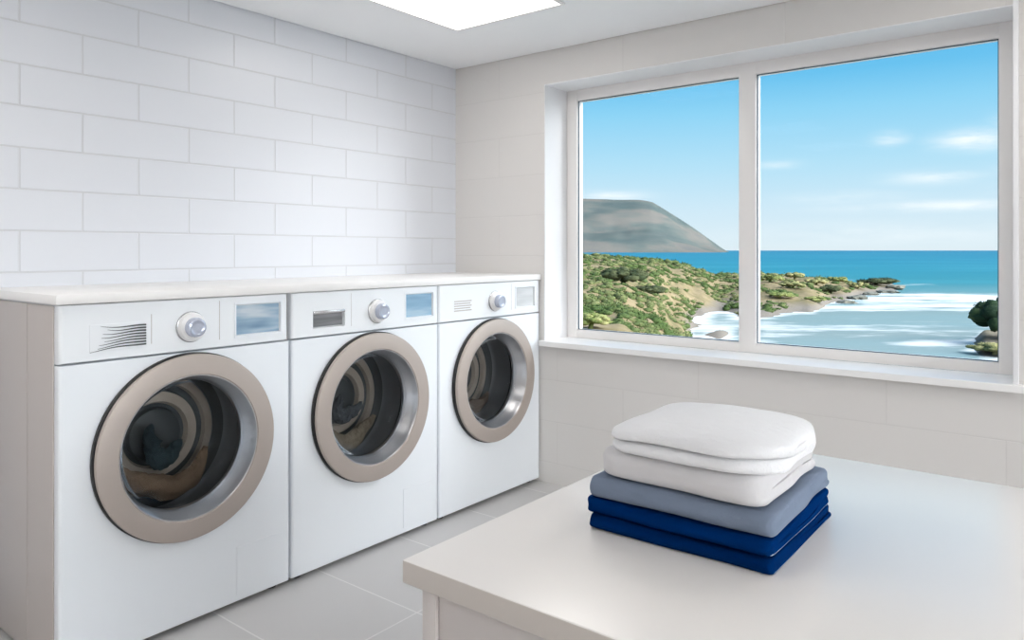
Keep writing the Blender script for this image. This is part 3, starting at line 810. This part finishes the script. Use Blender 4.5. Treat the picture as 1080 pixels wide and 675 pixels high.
M['leaf_scrub'] = leaf_mat('scrub_leaves', lin(65, 79, 47), lin(102, 105, 68), lin(126, 122, 86), .7)

def clump(bm, c, rx, rz, seed, sub=2, rnd=None):
    r = bmesh.ops.create_icosphere(bm, subdivisions=sub, radius=1)
    off = Vector((seed * 1.7, seed * .9, seed * 2.3))
    for v in r['verts']:
        n = 1 + .45 * noise.noise(v.co * 1.6 + off) + .28 * noise.noise(v.co * 4.5 + off)
        v.co = Vector((v.co.x * rx * n, v.co.y * rx * n, v.co.z * rz * n)) + c
def leaves(bm, c, rx, rz, n, size, rnd):
    for _ in range(n):
        d = Vector((rnd.gauss(0, 1), rnd.gauss(0, 1), abs(rnd.gauss(0, .9)))).normalized()
        p = c + Vector((d.x * rx, d.y * rx, d.z * rz)) * rnd.uniform(.85, 1.15)
        a = Vector((rnd.gauss(0, 1), rnd.gauss(0, 1), rnd.gauss(0, 1) + .6)).normalized() * size * rnd.uniform(.6, 1.5)
        b = a.cross(d).normalized() * size * .4
        bm.faces.new([bm.verts.new(q) for q in (p - b, p + a * .5 - b * .2, p + a, p + b)])
SPOTS = []
def shrub(name, label, D, u, w, h, material, seed, group=None, cat='shrub', n=14, cr=1.):
    SPOTS.append((P(D, u, 0), w * .62 + .25))
    rnd = random.Random(seed); bm = bmesh.new()
    z = ground(D, u)
    for i in range(n):
        a = rnd.uniform(0, 2 * PI); q = math.sqrt(rnd.random()) * .7
        c = Vector((math.cos(a) * w / 2 * q, math.sin(a) * w / 2 * q, h * (.30 + .42 * rnd.random() * (1 - q * q))))
        rr = w * rnd.uniform(.13, .22) * cr
        clump(bm, c, rr, h * rnd.uniform(.18, .28) * cr, seed + i * 3.3)
        leaves(bm, c, rr, h * .25 * cr, 90, w * .035 * cr, rnd)
    # woody base reaching the ground
    tube(bm, [(0, 0, -.05), (.03, .02, h * .25), (.0, .05, h * .45)], [w * .05, w * .04, w * .03], 8)
    o = obj(name, bm, material, ang=80, recalc=False); o.location = P(D, u, z)
    return tag(o, label, cat, group)
shrub('shrub', 'big dark rounded shrub on the grassy dune in the left window pane', 26, 657, 2.0, .75, M['leaf_dark'], 11, n=55, cr=.62)
shrub('shrub', 'dark green shrub spreading right of the big dark shrub on the dune', 27, 684, 1.4, .5, M['leaf_dark'], 12, n=55, cr=.62)
shrub('shrub', 'bright green low shrub at the bottom left corner of the left window pane', 13.5, 622, 1.0, .36, M['leaf_green'], 13, n=60, cr=.5)
shrub('shrub', 'dark green shrub growing at the right edge of the right window pane', 27.3, 1056, 2.5, 1.85, M['leaf_deep'], 14, n=55, cr=.62)
shrub('shrub', 'low yellowish shrub at the foot of the dark shrub by the right window edge', 24.5, 1049, 1.9, .45, M['leaf_olive'], 15, n=40, cr=.55)
g1 = 'olive shrubs on the low point'
lab = 'low olive shrub on the narrow point of land in the right window pane'
for i, (D, u, w, h) in enumerate(((56, 812, 2.4, .6), (52, 836, 2.2, .65), (46.5, 822, 2., .5), (57, 861, 2.0, .7), (64, 884, 2.2, .65), (61, 905, 2.0, .7), (46, 860, 1.8, .45), (60, 838, 2.2, .7))):
    shrub('shrub', lab, D, u, w, h, M['leaf_olive'] if i % 2 else M['leaf_green'], 30 + i, g1, n=24, cr=.65)
shrub('shrub', 'dark shrub near the tip of the point of land in the right window pane', 54.5, 877, 2.0, .8, M['leaf_dark'], 41)
shrub('shrub', 'shrub on the last rock off the tip of the point, seaward of the dark shrub', 68, 924, 3.6, .75, M['leaf_dark'], 42)
# rocks off the point
def rock(D, u, w, h, seed, label, group=None):
    SPOTS.append((P(D, u, 0), w * .7 + .3)); bm = bmesh.new(); clump(bm, Vector((0, 0, h * .35)), w / 2, h * .6, seed, 3)
    o = obj('rock', bm, M['rock'], ang=40); o.location = P(D, u, max(SEA - .05, ground(D, u)))
    tag(o, label, 'rock', group)
M['rock'] = mat('wet_rock', lin(106, 104, 92), .7, nscale=3, namp=.3, bump=.6, bscale=6)
lr = 'small dark rock in the surf off the tip of the point'
for i, (D, u, w, h) in enumerate(((53, 905, 1.4, .35), (58, 918, 1.2, .3), (61, 935, 1.6, .3), (49, 893, 1.2, .25), (66, 944, 1.6, .4))):
    rock(D, u, w, h, 60 + i, lr, 'rocks in the surf')
rock(16.8, 768, .7, .25, 71, 'dark rock at the bottom right corner of the left window pane')

# uncountable scrub over the dune
rnd = random.Random(5); cnt = 0; tries = 0
tb = bmesh.new(); bmesh.ops.create_icosphere(tb, subdivisions=1, radius=1)
TV = [v.co.copy() for v in tb.verts]; TF = [[v.index for v in f.verts] for f in tb.faces]; tb.free()
V, FA = [], []
while cnt < 4200 and tries < 40000:
    tries += 1
    D = 8.5 * (80 / 8.5) ** rnd.random(); u = rnd.uniform(500, 925)
    h = ground(D, u)
    if h < SEA + .10: continue
    pz = P(D, u, h)
    if any((pz.x - q.x) ** 2 + (pz.y - q.y) ** 2 < k * k for q, k in SPOTS): continue
    if noise.noise(pz * .25 + Vector((3, 3, 3))) < rnd.uniform(-.6, .25): continue
    w = rnd.uniform(.07, .17) * (.5 + D / 32); hh = w * rnd.uniform(.3, .6)
    c = pz + Vector((0, 0, hh * .1)); off = Vector((cnt * .63, cnt * .33, cnt * .85)); b0 = len(V)
    for v in TV:
        n = 1 + .45 * noise.noise(v * 1.6 + off)
        V.append(Vector((v.x * w * n, v.y * w * n, v.z * hh * n)) + c)
    FA += [[b0 + q for q in f] for f in TF]
    for _ in range(16):
        d = Vector((rnd.gauss(0, 1), rnd.gauss(0, 1), abs(rnd.gauss(0, .9)))).normalized()
        p = c + Vector((d.x * w, d.y * w, d.z * hh)) * rnd.uniform(.85, 1.2)
        a = Vector((rnd.gauss(0, 1), rnd.gauss(0, 1), rnd.gauss(0, 1) + .6)).normalized() * w * .36 * rnd.uniform(.6, 1.5)
        b = a.cross(d).normalized() * w * .13; b0 = len(V)
        V += [p - b, p + a * .5 - b * .2, p + a, p + b]; FA.append([b0, b0 + 1, b0 + 2, b0 + 3])
    cnt += 1
o = attr_mesh('dune_scrub', V, FA, {}, M['leaf_scrub'])
tag(o, 'tufts of olive and straw coloured scrub covering the dune outside', 'scrub', kind='stuff')

# ------------------------------------------------------------------ sky, sun
SUN = (.80, -.42, .62); FILL_GLOW = 15.5
W = bpy.data.worlds.new('sky'); S.world = W; W.use_nodes = True
t = NT(W.node_tree); bg = t.n['Background']
d = t.new('ShaderNodeTexCoord').outputs['Generated']
s = t.new('ShaderNodeSeparateXYZ'); t.l.new(d, s.inputs[0])
z = s.outputs[2]
dim = lambda *c: tuple(x * .885 for x in lin(*c)[:3]) + (1,)
sky = t.ramp(z, [(.0, dim(230, 243, 250)), (.053, dim(214, 238, 252)), (.11, dim(186, 230, 252)), (.178, dim(147, 216, 250)), (.219, dim(110, 198, 244)), (.30, dim(80, 182, 240)), (.6, dim(62, 160, 232))])
az = t.math('ARCTAN2', s.outputs[0], s.outputs[1]); el = t.math('ARCSINE', z)
cv = t.new('ShaderNodeCombineXYZ'); t.l.new(az, cv.inputs[0]); t.l.new(el, cv.inputs[1])
nz = t.noise(t.mapping(cv.outputs[0], (9, 44, 1)), 1.0, 6, .6); nz2 = t.noise(t.mapping(cv.outputs[0], (4, 30, 1), (2, 5, 0)), 1.0, 5, .55)
clouds = None
def dirn(u, v):
    a = math.atan((u - 540) / F); return a - YAW, math.atan((V0 - v) / F * math.cos(a))
for (u, v, su, sv_, k) in ((1030, 147, 38, 9, 1.0), (938, 147, 18, 6, .8), (985, 187, 45, 6, .6), (1000, 217, 110, 4.5, .8), (820, 174, 24, 4, .6), (640, 207, 45, 5, .8), (890, 209, 60, 6, .4), (940, 246, 160, 10, .35), (1085, 130, 30, 9, .8), (1150, 180, 60, 30, .9)):
    a0, e0 = dirn(u, v)
    ax = t.math('DIVIDE', t.math('SUBTRACT', az, a0), su / F * .75); ey = t.math('DIVIDE', t.math('SUBTRACT', el, e0), sv_ / F)
    q = t.math('MULTIPLY', t.math('EXPONENT', t.math('MULTIPLY', t.math('ADD', t.math('MULTIPLY', ax, ax), t.math('MULTIPLY', ey, ey)), -1.0)), k)
    clouds = q if clouds is None else t.math('MAXIMUM', clouds, q)
cl = t.math('MULTIPLY', clouds, t.math('MULTIPLY', t.math('SUBTRACT', nz, .32), 3.6, clamp=True), clamp=True)
# broken cloud over the rest of the sky
far = t.math('MULTIPLY', t.math('SUBTRACT', nz2, .5, clamp=True), t.math('MULTIPLY', t.math('SUBTRACT', z, .34, clamp=True), 9.0, clamp=True))
cl = t.math('ADD', cl, t.math('MULTIPLY', far, 4.0), clamp=True)
# bright hazy sky patch, added off to the right to light the room
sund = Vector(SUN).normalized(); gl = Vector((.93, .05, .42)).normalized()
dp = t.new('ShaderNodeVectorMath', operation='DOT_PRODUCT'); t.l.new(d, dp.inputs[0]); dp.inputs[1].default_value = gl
fill_glow = t.math('POWER', t.math('MAXIMUM', dp.outputs['Value'], 0.0), 5.0)
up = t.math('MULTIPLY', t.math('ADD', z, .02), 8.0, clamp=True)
gk = t.math('MULTIPLY', fill_glow, up)
skyc = t.mix(cl, sky, (.93, .96, .98, 1))
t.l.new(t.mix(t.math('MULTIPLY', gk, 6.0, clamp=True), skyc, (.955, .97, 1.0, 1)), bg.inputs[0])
t.l.new(t.math('ADD', 1.0, t.math('MULTIPLY', gk, FILL_GLOW)), bg.inputs[1])

sl = bpy.data.lights.new('sun', 'SUN'); so = bpy.data.objects.new('sun', sl); COL.objects.link(so)
sl.energy = .65; sl.angle = math.radians(1.0); sl.color = (1, .95, .87)
so.rotation_euler = Vector(SUN).to_track_quat('Z', 'Y').to_euler()

S.view_settings.view_transform = 'Standard'
try: S.view_settings.look = 'None'
except Exception: pass
S.view_settings.gamma = 1; S.view_settings.exposure = .18; S.view_settings.use_curve_mapping = False
S.cycles.max_bounces = 12; S.cycles.diffuse_bounces = 8; S.cycles.transparent_max_bounces = 12
